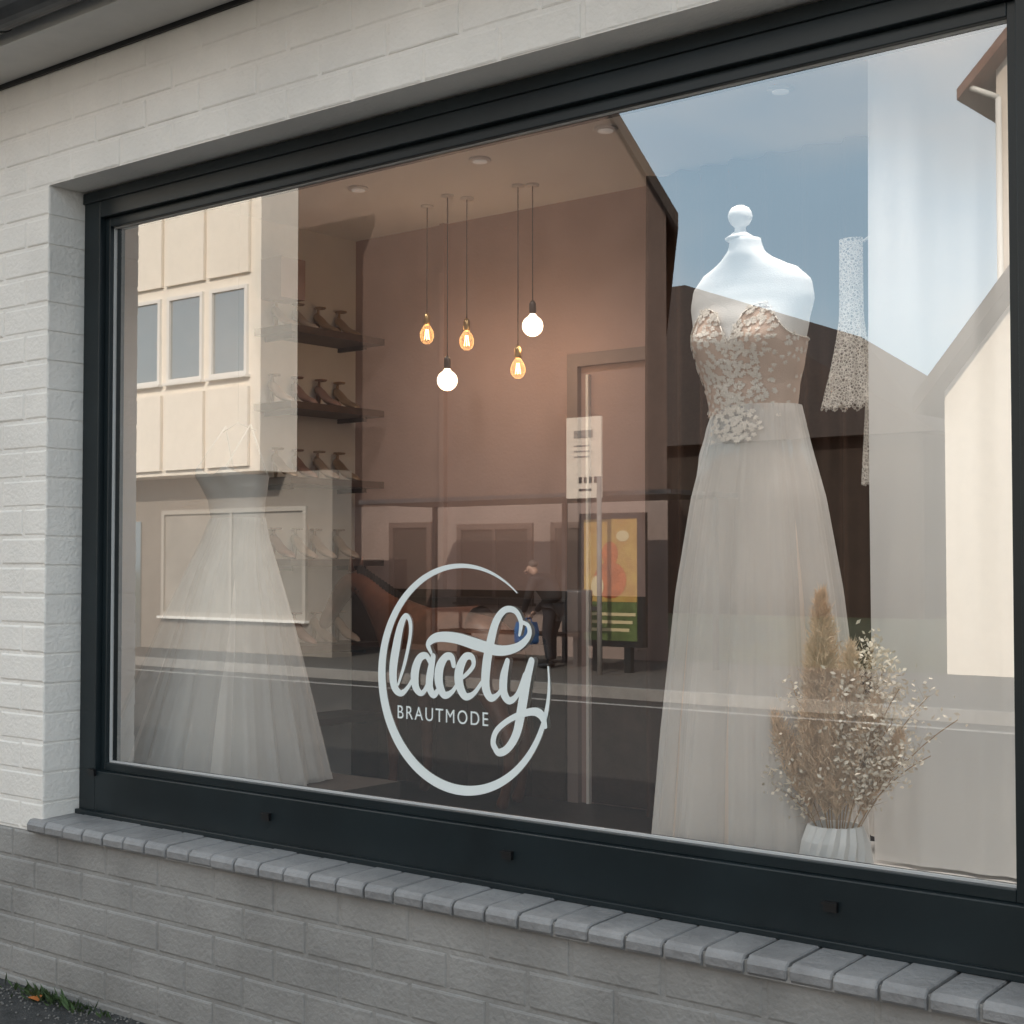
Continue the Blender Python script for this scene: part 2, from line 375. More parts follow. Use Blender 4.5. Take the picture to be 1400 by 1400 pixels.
def bodice(mb,cx,cy,zo,mat,toph,o=.006,z0=1.885,n=90,nz=26):
    rs=[]
    for i in range(nz+1):
        r=[]
        for j in range(n):
            th=2*math.pi*j/n; tt=th if th<math.pi else th-2*math.pi
            z=z0+(toph(tt)-z0)*i/nz
            r.append(surf(cx,cy,tt,z,o,zo))
        rs.append(r)
    mb.rings(rs,mat,True,False)
def topA(t):
    s=abs(t)
    v=2.075+ .085*math.exp(-((s-.45)/.42)**2)
    if s<.22: v-=.045*(1-s/.22)
    return v
mx_,my_=-1.975,.36
d1=empty('wedding_dress_mannequin')
w=MB(); mannequin(w,mx_,my_); w.obj('mannequin_torso',d1)
w=MB(); bodice(w,mx_,my_,0,nudemesh,topA)
w.obj('bodice',d1)
w=MB()
K=[(0,.124,.088),(.08,.145,.108),(.2,.182,.145),(.4,.222,.185),(.7,.262,.222),(1,.295,.245)]
skirt(w,mx_+.01,my_,1.905,.712,[(t,a*.93,b*.93) for t,a,b in K],lining,3,.06); w.obj('skirt_lining',d1)
w=MB(); skirt(w,mx_+.01,my_,1.908,.706,K,tulle,5,.085); w.obj('tulle_skirt',d1)
def applique(mb,cx,cy,zo,count,seed,thr=.95,z0=1.81,z1=2.19,o=.0085):
    rnd=random.Random(seed)
    def petal(th,z,ang,l,wd):
        a,b,_=prof(z); R0=max(.09,(a+b)/2)
        pts=[]
        for (s,q) in((0,0),(.35,.5),(.7,.42),(1,0),(.7,-.42),(.35,-.5)):
            dx=l*s*math.cos(ang)-wd*q*math.sin(ang); dz=l*s*math.sin(ang)+wd*q*math.cos(ang)
            pts.append(surf(cx,cy,th+dx/R0,min(2.3,max(1.72,z+dz)),o+rnd.uniform(0,.0015)+(.009*min(1,(1.9-z)/.03) if z<1.9 else 0),zo))
        mb.add(pts,[(0,1,2,3,4,5)],lace_m)
    for i in range(count):
        z=z0+(z1-z0)*rnd.random()**.8
        wdt=.24+.75*max(0,min(1,(z-z0)/(.20)))
        th=rnd.gauss(0,.60)*wdt
        if rnd.random()<.2 and 1.97<z<2.10: th=rnd.uniform(-1.7,1.7)
        if z>topA(th)+.004 : continue
        base=rnd.uniform(0,6.28)
        if rnd.random()<.5:
            for k in range(5): petal(th,z,base+k*1.257,.0072,.0046)
        else:
            for k in range(5):
                petal(th,z,base+(k-2)*.55,.0125-.002*abs(k-2),.0030)
w=MB(); applique(w,mx_,my_,0,720,4); w.obj('lace_applique',d1)
w=MB()
rim=[surf(mx_,my_,t,topA(t),.008) for t in [2*math.pi*i/90-math.pi for i in range(91)]]
w.tube(rim,.0018,lace_m,6); w.obj('neckline_piping',d1)

# second gown, hanging at the left end of the window
d2=empty('hanging_wedding_dress')
lx,lyy=-4.28,.58
w=MB(); bodice(w,lx,lyy,-.24,ivory,lambda t:2.06+.03*math.exp(-((abs(t)-.5)/.3)**2),o=.0)
for s in(-1,1): w.tube([surf(lx,lyy,s*.55,2.08,.0,-.24),Vector((lx+s*.07,lyy,2.01)),surf(lx,lyy,s*2.5,2.06,.0,-.24)],.003,ivory)
w.obj('gown_bodice',d2)
K2=[(0,.120,.085),(.08,.14,.11),(.2,.18,.16),(.4,.26,.22),(.7,.36,.30),(1,.46,.37)]
w=MB(); skirt(w,lx,lyy,1.66,.712,[(t,a*.92,b*.92) for t,a,b in K2],ivory,13,.07,lean=-.13); w.obj('gown_lining',d2)
w=MB(); skirt(w,lx,lyy,1.665,.706,K2,tulle,15,.09,lean=-.13); w.obj('gown_tulle_skirt',d2)
w=MB(); w.tube([(lx-.10,lyy,1.985),(lx,lyy,2.02),(lx+.10,lyy,1.985)],.0025,room_white); w.cyl((lx,lyy,2.02),(lx,lyy,3.2),.0008,.0008,room_white,6); w.obj('gown_hanger',d2)

d3=empty('hanging_lace_dress')
hx,hy=-1.74,.86
w=MB()
n=60
def sleeve(cx,cy,zt,zb,r0,r1,sd):
    rs=[]
    for i in range(15):
        t=i/14; z=zt+(zb-zt)*t; r=r0+(r1-r0)*(max(0,t-.45)/.55)**1.3 if t>.45 else r0
        rs.append([(cx+r*(1+.12*t*math.sin(9*a+sd))*math.cos(a),cy+.6*r*(1+.12*t*math.sin(9*a+sd))*math.sin(a),z+(.008*math.sin(14*a) if i==14 else 0)) for a in [2*math.pi*j/n for j in range(n)]])
    w.rings(rs,lacesheer,True,False)
sleeve(hx-.175,hy-.05,2.42,1.94,.035,.085,1); sleeve(hx+.14,hy-.05,2.42,1.94,.035,.085,2)
w.obj('sleeves',d3)
w=MB()
Kb=[(0,.09,.03),(.12,.13,.05),(.35,.09,.05),(.5,.11,.07),(1,.20,.13)]
skirt(w,hx+.04,hy,2.45,.75,Kb,ivory,21,.07); w.obj('gown',d3)
w=MB(); skirt(w,hx+.01,hy-.01,2.46,1.72,[(0,.10,.04),(.4,.15,.06),(1,.17,.10)],lacesheer,22,.05); w.obj('lace_overlay',d3)
w=MB(); w.tube([(hx-.16,hy,2.42),(hx,hy,2.50),(hx+.16,hy,2.42)],.005,room_white); w.cyl((hx,hy,2.50),(hx,hy,3.2),.0015,.0015,room_white,6)
w.obj('hanger',d3)

def curtain(name,x0,x1,y,z0,z1,mat,pitch=.09,amp=.022,seed=1,parent=None):
    mb=MB(); nx=int((x1-x0)/.006); nz=24; rnd=random.Random(seed); ph=[rnd.uniform(0,6.28) for _ in range(4)]
    rs=[]
    for i in range(nz+1):
        t=i/nz; r=[]
        for j in range(nx+1):
            x=x0+(x1-x0)*j/nx
            f=math.sin(x*6.28/pitch+ph[0]+1.1*math.sin(x*7+ph[1])+.4*t*math.sin(x*13))+.4*math.sin(x*6.28/pitch*1.9+ph[2])
            r.append((x+.004*math.sin(5*t+x*20),y+amp*f*(.75+.35*t),z1+(z0-z1)*t))
        rs.append(r)
    mb.rings(rs,mat,True,False,closed=False)
    return mb.obj(name,parent)
curtain('voile_curtain',-1.79,.2,.66,.71,3.19,voile,.16,.006,3)
curtain('voile_curtain',-5.5,-4.70,.30,.71,3.19,voile,.10,.012,4)
curtain('velvet_curtain',-3.64,-1.5,2.36,.41,3.19,browncur,.16,.035,5)

vs_=empty('vase_with_dried_grass')
vx,vy=-1.665,.20
w=MB(); n=18; rs=[]
for r,z in((.055,0),(.082,.05),(.088,.09),(.080,.14),(.066,.176),(.060,.176),(.070,.14)):
    rs.append([(vx+r*(1.0 if i%2 else .90)*math.cos(2*math.pi*i/(2*n)+z*3),vy+r*(1.0 if i%2 else .90)*math.sin(2*math.pi*i/(2*n)+z*3),.702+z) for i in range(2*n)])
w.rings(rs,ceramic,False,True); w.obj('vase',vs_)
w=MB(); rnd=random.Random(11)
def strip(mb,p,q,w0,mat):
    p=Vector(p);q=Vector(q);d=q-p; s=d.cross(Vector((rnd.uniform(-1,1),rnd.uniform(-1,1),rnd.uniform(-1,1))))
    if s.length<1e-6: return
    s=s.normalized()*w0; mb.add([p-s,p+s,q],[(0,1,2)],mat)
base=Vector((vx,vy,.86))
def plume(dx,dy,h,ln,wd,mat,count):
    tip=base+Vector((dx,dy,h)); st=base+Vector((dx*.15,dy*.15,-.06))
    def P(t): return st+(tip-st)*t+Vector((dx*.25*t*(t-1),0,0))
    for i in range(8): w.cyl(P(i/8),P((i+1)/8),.0018,.0016,stem_m,5,False)
    L_=(tip-st).length; t0=1-ln/L_
    for i in range(count):
        t=t0+(1-t0)*rnd.random(); s=(t-t0)/(1-t0)
        rad=wd*(math.sin(math.pi*min(1,s*.85+.12))**.7)
        p=P(t); a=rnd.uniform(0,6.28); rr=rad*rnd.random()**.5
        q=p+Vector((rr*math.cos(a),rr*math.sin(a),.035+.03*rnd.random()-.25*rr))
        strip(w,p,q,.0012,mat)
        for _ in range(3):
            q2=q+Vector((rnd.uniform(-.014,.014),rnd.uniform(-.014,.014),rnd.uniform(-.004,.022))); strip(w,q-(q-p)*.4*rnd.random(),q2,.0011,mat)
plume(-.02,-.03,.52,.38,.050,pampas_m,2300)
plume(-.055,-.01,.40,.34,.050,pampas_m,1600)
plume(.055,-.02,.40,.32,.050,pampas_m,1400)
plume(-.15,-.02,.22,.20,.042,pampas_m,1000)
plume(.03,-.04,.28,.25,.050,pampas_m,1200)
plume(-.05,-.04,.26,.22,.050,pampas_m,1200)
plume(.12,-.02,.28,.24,.045,pampas_m,1000)
plume(.17,.0,.20,.18,.038,pampas_m,600)
def twig(dx,dy,h,mat,leaves):
    st=base+Vector((dx*.1,dy*.1,-.05)); tip=base+Vector((dx,dy,h)); mid=(st+tip)/2+Vector((-dx*.15,0,.05))
    def P(t): return st*(1-t)**2+mid*2*t*(1-t)+tip*t*t
    for i in range(8): w.cyl(P(i/8),P((i+1)/8),.0014,.0012,stem_m,5,False)
    for i in range(leaves):
        t=.35+.65*rnd.random(); p=P(t); br=.060*(1.1-t*.5)
        q=p+Vector((rnd.gauss(0,br*.55),rnd.gauss(0,br*.55),rnd.uniform(-.01,.05)))
        if i%3==0: strip(w,p,q,.0007,stem_m)
        a=Vector((rnd.uniform(-1,1),rnd.uniform(-1,1),rnd.uniform(-.2,1))).normalized()*rnd.uniform(.010,.019)
        s=a.cross(Vector((rnd.uniform(-1,1),rnd.uniform(-1,1),.3))).normalized()*.0042
        w.add([q,q+a*.5+s,q+a,q+a*.5-s],[(0,1,2,3)],mat)
for dx,dy,h,l in((.10,0,.42,300),(.13,.0,.40,300),(.09,.03,.45,240),(.17,-.01,.35,300),(.16,-.03,.27,260),(-.12,.02,.27,200),(-.16,.0,.20,230),(-.10,-.02,.34,130),(.22,.03,.33,170),(.12,-.03,.24,280),(-.16,-.03,.10,190),(.19,-.02,.19,230),(.28,.06,.28,60),(.06,-.05,.36,190),(.24,.0,.2,90)):
    twig(dx,dy,h,leaf_m,l)
w.obj('dried_grass',vs_)

# pendant lamps
bulb_glow=M('bulb_glow',(1,.9,.75),.3,emis=(1,.80,.58),estr=4)
fil=M('filament',(1,.6,.3),.3,emis=(1,.55,.22),estr=14)
amber=Sheer('amber_bulb_glass',(1,.72,.45),.10,.5)
cord=M('cord_black',(.01,.01,.01),.7)
for kind,X,Y,Z in(('pear',-4.77,2.15,2.588),('pear',-4.52,2.15,2.535),('globe',-4.56,2.06,2.34),('globe',-4.13,2.15,2.56),('pear',-4.19,2.12,2.375)):
    e=empty('pendant_lamp'); w=MB()
    r=.047 if kind=='globe' else .034; ztop=Z+r*1.15
    w.cyl((X,Y,ztop+.06),(X,Y,3.2),.0025,.0025,cord,6); w.lathe((X,Y,3.19),[(.03,0),(.03,.0095)],winframe,16)
    w.lathe((X,Y,ztop+.0),[(.013,0),(.016,.01),(.016,.045),(.008,.06)],gold if kind=='pear' else black,16)
    w.obj('cord_and_socket',e); w=MB()
    if kind=='globe':
        w.lathe((X,Y,Z),[(r*math.sin(math.pi*i/14)+.0005,-r*math.cos(math.pi*i/14)) for i in range(13)]+[(.014,r*1.15)],bulb_glow,24)
        w.obj('bulb',e)
    else:
        w.lathe((X,Y,Z),[(.002,-.05),(.014,-.048),(.027,-.036),(.034,-.015),(.033,.004),(.024,.024),(.014,.04)],amber,24); w.obj('bulb',e)
        w=MB()
        for k in range(6):
            a=k*math.pi/3; w.cyl((X+.006*math.cos(a),Y+.006*math.sin(a),Z+.02),(X+.013*math.cos(a+.3),Y+.013*math.sin(a+.3),Z-.028),.0016,.0016,fil,5)
        w.obj('filament',e)
    ld=bpy.data.lights.new('bulb_light','POINT'); ld.energy=1.4 if kind=='globe' else .9; ld.color=(1,.66,.38); ld.shadow_soft_size=.05
    lo=bpy.data.objects.new('bulb_light',ld); col.objects.link(lo); lo.location=(X,Y,Z if kind!='globe' else Z-.06); lo.parent=e

# shelf with shoes on the left wall
sh=empty('shoe_shelf'); w=MB()
zsh=(2.65,2.28,1.915,1.52,1.10,.74)
for z in zsh:
    w.box(-5.598,-5.33,1.80,2.44,z-.034,z,shelf_m)
for z in zsh: 
    for yy in(1.875,2.375): w.box(-5.598,-5.40,yy-.008,yy+.008,z-.056,z-.0345,black)
w.obj('boards',sh)
shoe_mats=[M('shoe_ivory',(.40,.31,.25),.4),M('shoe_blush',(.26,.15,.12),.4),M('shoe_gold',(.4,.28,.18),.35,metal=.6)]
def shoe(mb,x,y,z,mat,ang):
    prof=[(0,.004,.012,.006),(.03,.006,.026,.022),(.07,.010,.036,.034),(.11,.026,.036,.028),(.15,.052,.030,.024),(.19,.070,.028,.040),(.215,.074,.024,.055),(.228,.076,.010,.050)]
    rs=[]
    for s,zb,hw,ht in prof:
        ring=[]
        for k in range(10):
            a=2*math.pi*k/10; lx_=s; lyv=hw*math.cos(a); lz=zb+ht*.5+ht*.5*math.sin(a)
            ring.append((x+lx_*math.cos(ang)-lyv*math.sin(ang),y+lx_*math.sin(ang)+lyv*math.cos(ang),z+lz))
        rs.append(ring)
    mb.rings(rs,mat,True,True)
    hx_,hy_=x+.212*math.cos(ang),y+.212*math.sin(ang)
    mb.cyl((hx_,hy_,z),(hx_,hy_,z+.078),.006,.014,mat,8)
    for k in range(12):
        a0=2*math.pi*k/12; a1=2*math.pi*(k+1)/12; sx_,sy_=x+.19*math.cos(ang),y+.19*math.sin(ang)
        mb.cyl((sx_+.03*math.cos(a0),sy_+.026*math.sin(a0),z+.15),(sx_+.03*math.cos(a1),sy_+.026*math.sin(a1),z+.15),.005,.005,mat,5)
    mb.cyl((hx_,hy_,z+.11),(hx_+.004,hy_,z+.15),.009,.006,mat,6)
w=MB()
for zi,z in enumerate(zsh[:5]):
    for k in range(4):
        shoe(w,-5.36-.02*R(),1.86+.145*k+U(-.01,.01),z,random.choice(shoe_mats),math.pi-.25)
w.obj('shoes',sh)
w=MB()
w.box(-5.597,-5.45,1.84,2.0,2.80,3.0,mauve); w.obj('storage_box',sh)

# ------------------------------------------------------------ skinned figures
def skin(name,verts,edges,radii,mat,parent=None,root=0,sub=2):
    me=bpy.data.meshes.new(name); me.from_pydata(verts,edges,[]); me.update()
    o=bpy.data.objects.new(name,me); col.objects.link(o); me.materials.append(mat)
    sk=o.modifiers.new('skin','SKIN'); sk.use_smooth_shade=True
    for i,r in enumerate(radii):
        sv=me.skin_vertices[0].data[i]; rr=r if isinstance(r,tuple) else (r,r); sv.radius=rr; sv.use_root=(i==root)
    s=o.modifiers.new('sub','SUBSURF'); s.levels=sub; s.render_levels=sub
    if parent: o.parent=parent
    return o
hs=empty('horse_statue')
H0=Vector((-4.55,2.12,.4))
V=[]; E=[]; Rr=[]
def hv(x,y,z,r,link=None):
    V.append(H0+Vector((x,y,z))); Rr.append(r)
    if link is not None: E.append((link,len(V)-1))
    return len(V)-1
b0=hv(0,0,.74,(.145,.165)); b1=hv(-.19,0,.74,(.15,.165),b0); b2=hv(-.33,0,.77,(.125,.15),b1)
r1=hv(.19,0,.76,(.15,.155),b0); r2=hv(.33,0,.76,(.11,.125),r1)
n1=hv(-.44,0,.87,.095,b2); n2=hv(-.56,0,.97,.07,n1); n3=hv(-.65,0,1.02,.06,n2)
h1=hv(-.72,0,.99,.058,n3); h2=hv(-.80,0,.90,.045,h1); h3=hv(-.87,0,.81,.036,h2); h4=hv(-.89,0,.775,.028,h3)
for s in(-1,1):
    f=.03*s
    a=hv(-.30,.085*s,.60,.062,b2); a2=hv(-.30+f,.085*s,.40,.038,a); a3=hv(-.295+f,.085*s,.32,.034,a2); a4=hv(-.29+f,.085*s,.12,.022,a3); a5=hv(-.30+f,.085*s,.07,.026,a4); a6=hv(-.32+f,.085*s,.015,.036,a5)
    k=hv(.25,.09*s,.58,.085,r1); k2=hv(.30-f,.09*s,.42,.045,k); k3=hv(.36-f,.09*s,.31,.033,k2); k4=hv(.34-f,.09*s,.12,.023,k3); k5=hv(.325-f,.09*s,.07,.027,k4); k6=hv(.305-f,.09*s,.015,.037,k5)
skin('body',V,E,Rr,horse_m,hs)
w=MB()
for s in(-1,1):
    p=H0+Vector((-.66,.03*s,1.06)); w.cyl(p,p+Vector((.005,.012*s,.075)),.018,.003,horse_m,10)
maneM=M('dark_mane',(.012,.008,.007),.7)
for i in range(14):
    t=i/13; p=H0+Vector((-.36-.27*t,0,.95+.13*t)); w.rings([[p+Vector((dx,dy,dz)) for dx,dy,dz in((-.02,0,.0),(0,.012,.01),(.02,0,0),(0,-.012,.01))],[p+Vector((.03+dx,-.06+dy,-.11)) for dx,dy in((-.01,0),(0,.006),(.01,0),(0,-.006))]],maneM,True)
pt=[H0+Vector(q) for q in((.42,0,.82),(.48,0,.74),(.49,0,.55),(.47,0,.35))]
for i,(a,b) in enumerate(((.02,.035),(.035,.045),(.045,.015))): w.cyl(pt[i],pt[i+1],a,b,maneM,10)
w.obj('mane_tail_ears',hs)

# ------------------------------------------------------------ street
w=MB(); w.box(-250,250,-400,150,-.5,-.045,grassm); w.obj('ground')
w=MB(); w.add([(-250,-10.8,-.03),(250,-10.8,-.03),(250,-2.1,-.03),(-250,-2.1,-.03)],[(0,1,2,3)],asphalt); w.obj('road')
w=MB(); w.add([(-250,-10.25,-.026),(250,-10.25,-.026),(250,-10.12,-.026),(-250,-10.12,-.026)],[(0,1,2,3)],linem)
w.obj('road_markings')
w=MB(); w.box(-250,250,-1.98,WY+.01,-.3,.09,asphalt)
w.obj('pavement')
w=MB(); w.box(-250,250,-15.2,-10.92,-.3,.09,pave); w.obj('pavement')
w=MB(); w.box(-250,250,-2.1,-1.98,-.3,.094,kerb_m); w.obj('kerb')
w=MB(); w.box(-250,250,-10.92,-10.8,-.3,.094,kerb_m); w.obj('kerb')

def windowf(mb,x0,x1,z0,z1,y,mull=1,ft=.06,glass=winglass,frame=winframe,sill=winframe):
    mb.box(x0,x1,y-.02,y+.012,z0,z1,glass)
    frame_ring(mb,x0-.02,x1+.02,z0-.02,z1+.02,ft,ft,ft,ft,y+.0,y+.05,frame)
    for i in range(1,mull):
        xx=x0+(x1-x0)*i/mull; mb.box(xx-.03,xx+.03,y+.013,y+.045,z0+ft-.02,z1-ft+.02,frame)
    mb.box(x0-.06,x1+.06,y,y+.1,z0-.06,z0-.02,sill)
wb=empty('white_panel_building')
w=MB(); w.box(-30,-17.2,-12.75,-12.0,2.9,8.6,plaster_white); w.box(-30,-16.2,-12.95,-12.55,-.05,2.9,plaster_shaded)
w.obj('walls',wb)
w=MB()
for i in range(12):
    xa=-17.35-1.06*(i+1); xb=xa+1.0
    windowf(w,xa+.08,xb-.08,4.4,5.75,-12.0)
    for z0,z1 in((2.98,4.2),(5.95,7.4),(7.5,8.5)):
        w.box(xa+.02,xb-.02,-11.99,-11.94,z0,z1,plaster_white)
w.obj('windows_and_panels',wb)
w=MB(); windowf(w,-20.2,-16.75,.65,2.35,-12.55,2,.07,blind,greyframe); windowf(w,-26,-22,.65,2.35,-12.55,3,.09,blind,greyframe)
w.box(-21.6,-20.8,-12.56,-12.52,.05,2.2,winglass)
w.obj('shopfront_windows',wb)
w=MB(); w.box(-30.2,-17.0,-12.95,-11.8,8.6,8.8,zinc); w.obj('flat_roof',wb)

def gable(name,x0,x1,yb,yf,he,ha,wall,roof,oh=.3,ohs=.35,wins=(),base=None,skew=0):
    e=empty(name); xm=(x0+x1)/2
    def sk(mb):
        mb.v=[(p[0]+(p[1]-yf)*skew,p[1],p[2]) for p in mb.v]; return mb
    w=MB()
    w.prism([(x0,-.1),(x1,-.1),(x1,he),(xm,ha),(x0,he)],'y',yb,yf,wall)
    if base: w.box(x0-.01,x1+.01,yb-.01,yf+.02,-.1,base[0],base[1])
    sk(w).obj('walls',e); w=MB(); sl=(ha-he)/(xm-x0); th=.22
    w.prism([(x0-ohs,he-ohs*sl),(xm,ha+.01),(x1+ohs,he-ohs*sl),(x1+ohs,he-ohs*sl+th),(xm,ha+th+.05),(x0-ohs,he-ohs*sl+th)],'y',yb-oh,yf+oh,roof); sk(w).obj('roof',e)
    w=MB()
    for a in wins: windowf(w,*a[:4],yf+.0,2)
    if wins: w.obj('windows_and_door',e)
    return e
g1=gable('gabled_house',-21.5,-11.85,-24,-15,6.55,14.2,plaster_brown,roof_dark,ohs=.2,base=(2.45,ground_pl),skew=.68)
w=MB(); y=-14.98
for (a,b,z0,z1) in((-17.3,-16.4,.1,2.15),(-15.8,-14.3,.9,2.1),(-13.9,-12.6,.9,2.1)):
    windowf(w,a,b,z0,z1,y,1 if b-a<1 else 2,.09,plaster_dark,plaster_brown,plaster_brown)
w.obj('ground_floor_openings',g1)
gable('white_gabled_house',-7.75,-1.7,-24,-15.2,3.7,7.3,plaster_white,roof_dark,oh=.4,ohs=.25,wins=((-6.3,-5.3,1,2.3),(-4,-3,1,2.3),(-5.2,-4.2,4,5)))
th_=gable('tall_tiled_house',-11.0,1.0,-34,-25.5,11.2,17.2,plaster_cream,roof_red,oh=.5,ohs=.6)
w=MB(); w.cyl((-10.9,-25.35,0),(-10.9,-25.35,10.6),.06,.06,winframe,10); w.cyl((-10.9,-25.35,10.6),(-11.5,-25.1,10.9),.06,.06,winframe,10); w.obj('downpipe',th_)
e=empty('hip_roof_house'); w=MB(); w.box(-44,-17.2,-44,-36,-.1,5.2,plaster_dark); w.obj('walls',e)
w=MB(); x0,x1,y0,y1=-44.5,-16.6,-44.5,-35.5; zr=11
w.add([(x0,y0,5.1),(x1,y0,5.1),(x1,y1,5.1),(x0,y1,5.1),(x0,-40,zr),(-27.5,-40,zr),(-21,-40,8.6)],[(0,3,2,1),(3,2,6,5,4)[::-1],(0,1,6,5,4),(1,2,6),(0,4,3)],roof_dark)
w.obj('roof',e)
# bus shelter
bs=empty('bus_shelter'); w=MB()
w.box(-15.6,-10.15,-14.1,-12.5,2.36,2.42,zinc)
for X in(-15.4,-12.9,-10.4): w.box(X-.03,X+.03,-13.98,-13.92,.09,2.36,zinc)
w.obj('frame',bs)
w=MB(); w.box(-14.6,-11.9,-13.6,-13.15,.50,.54,shelf_m)
for X in(-14.3,-12.2): w.box(X-.03,X+.03,-13.5,-13.25,.09,.50,zinc)
w.obj('bench',bs)
pc=empty('poster_case'); w=MB()
yp=-12.75
w.box(-11.75,-10.75,yp-.12,yp,.42,2.15,anth); w.box(-11.55,-11.45,yp-.1,yp-.02,.09,.42,anth); w.box(-11.05,-10.95,yp-.1,yp-.02,.09,.42,anth)
w.obj('case',pc)
py_=M('poster_yellow',(.50,.34,.09),.5,c2=(.38,.20,.06),nscale=4); po=M('poster_orange',(.42,.12,.04),.5,noise=.3); pg=M('poster_green',(.08,.12,.04),.5,noise=.3); pl=M('poster_pale',(.6,.5,.3),.5)
w=MB(); w.box(-11.67,-10.83,yp+.002,yp+.006,1.0,2.07,py_); w.box(-11.67,-10.83,yp+.002,yp+.006,.5,.998,pg)
def disc(cx,cz,rx,rz,y,m,n=20): w.add([(cx+rx*math.cos(2*math.pi*i/n),y,cz+rz*math.sin(2*math.pi*i/n)) for i in range(n)],[tuple(range(n))],m)
disc(-11.25,1.62,.13,.16,yp+.010,po); disc(-11.25,1.28,.26,.24,yp+.009,po); disc(-11.05,1.85,.10,.07,yp+.011,pl); disc(-11.45,1.2,.1,.14,yp+.012,pl)
for k in range(3): w.box(-11.6,-10.95+.05*k,yp+.0065,yp+.008,.62+.1*k,.66+.1*k,pl)
w.obj('poster',pc)
st=empty('bus_stop_sign'); w=MB()
w.cyl((-11.1,-12.3,.09),(-11.1,-12.3,2.6),.032,.032,kerb_m,14); w.obj('pole',st)
w=MB(); w.box(-11.62,-11.07,-12.33,-12.30,2.33,3.37,plaster_cream)
for k in range(3): w.box(-11.5,-11.25,-12.30,-12.297,2.85+.07*k,2.87+.07*k,kerb_m)
for k in range(4): w.box(-11.42+.08*k,-11.37+.08*k,-12.30,-12.297,2.52,2.60,zinc)
w.box(-11.42,-11.22,-12.30,-12.297,2.42,2.45,zinc)
w.box(-11.5,-11.2,-12.30,-12.297,3.1,3.2,kerb_m); w.obj('plate',st)
w=MB(); w.lathe((-11.42,-12.3,.62),[(.14,0),(.16,.03),(.17,.5),(.175,.52),(.15,.54)],zinc,20); w.box(-11.26,-11.13,-12.32,-12.28,.9,.95,zinc); w.obj('litter_bin',st)

# standing person at the bus stop, bending forward over a bag (faces -X)
pe=empty('standing_person'); jacket=M('dark_jacket',(.010,.010,.012),.8); jeans=M('dark_trousers',(.012,.014,.02),.8); skinm=M('skin',(.4,.24,.18),.6); hair=M('grey_hair',(.08,.065,.055),.8)
px,py=-12.42,-12.85
def PV(x,y,z): return Vector((px+x,py+y,z))
V=[PV(.17,0,.95),PV(.13,0,1.07),PV(.04,0,1.21),PV(-.05,0,1.31),PV(-.12,0,1.36)]
Rr=[(.12,.17),(.12,.16),(.13,.19),(.11,.17),(.06,.06)]; E=[(0,1),(1,2),(2,3),(3,4)]
for s in(-1,1):
    i=len(V); V+=[PV(-.03,.20*s,1.27),PV(-.10,.23*s,1.02),PV(-.25,.13*s,.84)]; Rr+=[.07,.052,.040]; E+=[(3,i),(i,i+1),(i+1,i+2)]
skin('jacket',V,E,Rr,jacket,pe)
V=[PV(.17,0,.92)]; Rr=[(.11,.15)]; E=[]
for s in(-1,1):
    i=len(V); V+=[PV(.17,.09*s,.86),PV(.09+.03*s,.10*s,.52),PV(.13+.05*s,.11*s,.19)]; Rr+=[.095,.065,.048]; E+=[(0,i),(i,i+1),(i+1,i+2)]
skin('trousers',V,E,Rr,jeans,pe)
for s in(-1,1): skin('shoe',[PV(.15+.05*s,.11*s,.14),PV(.05+.05*s,.11*s,.13),PV(-.06+.05*s,.12*s,.125)],[(0,1),(1,2)],[.048,.043,.032],black,pe,0,1)
skin('head',[PV(-.12,0,1.35),PV(-.17,0,1.39),PV(-.22,0,1.42),PV(-.25,0,1.46)],[(0,1),(1,2),(2,3)],[.05,.058,(.095,.075),(.075,.06)],skinm,pe)
skin('hair',[PV(-.16,0,1.44),PV(-.19,0,1.49),PV(-.24,0,1.515)],[(0,1),(1,2)],[.07,.075,.055],hair,pe)
for s in(-1,1):
    skin('hand',[PV(-.25,.13*s,.84),PV(-.30,.10*s,.79)],[(0,1)],[.03,.034],skinm,pe,0,1)
    for f in range(4): skin('finger',[PV(-.30+.018*(f-1.5),.10*s,.79),PV(-.305+.02*(f-1.5),.075*s,.745),PV(-.305+.02*(f-1.5),.045*s,.735)],[(0,1),(1,2)],[.010,.009,.008],skinm,pe,0,1)
    skin('thumb',[PV(-.27,.11*s,.80),PV(-.255,.075*s,.775)],[(0,1)],[.012,.010],skinm,pe,0,1)
w=MB()
for s in(-1,1): w.lathe(tuple(PV(-.308,.033*s,1.425)),[(.003,-.008),(.009,0),(.003,.008)],black,8)
w.cyl(PV(-.30,0,1.405),PV(-.335,0,1.38),.010,.014,skinm,8); w.cyl(PV(-.296,-.024,1.355),PV(-.296,.024,1.355),.006,.006,M('lips',(.4,.15,.12),.5),6)
for s in(-1,1): w.lathe(tuple(PV(-.205,.082*s,1.415)),[(.004,-.03),(.012,0),(.004,.03)],skinm,8)
w.obj('face_features',pe)
bagm=M('blue_bag',(.03,.12,.32),.7,noise=.15)
w=MB(); w.rings([[PV(-.30+a*sx_,b*sy_,z) for a,b in((-1,-1),(1,-1),(1,1),(-1,1))] for sx_,sy_,z in((.13,.07,.40),(.145,.085,.43),(.15,.08,.60),(.14,.05,.70))],bagm,False)
for s in(-1,1): w.tube([PV(-.36,.04*s,.70),PV(-.34,.05*s,.75),PV(-.27,.05*s,.75),PV(-.24,.04*s,.70)],.008,bagm)
w.obj('bag',pe)

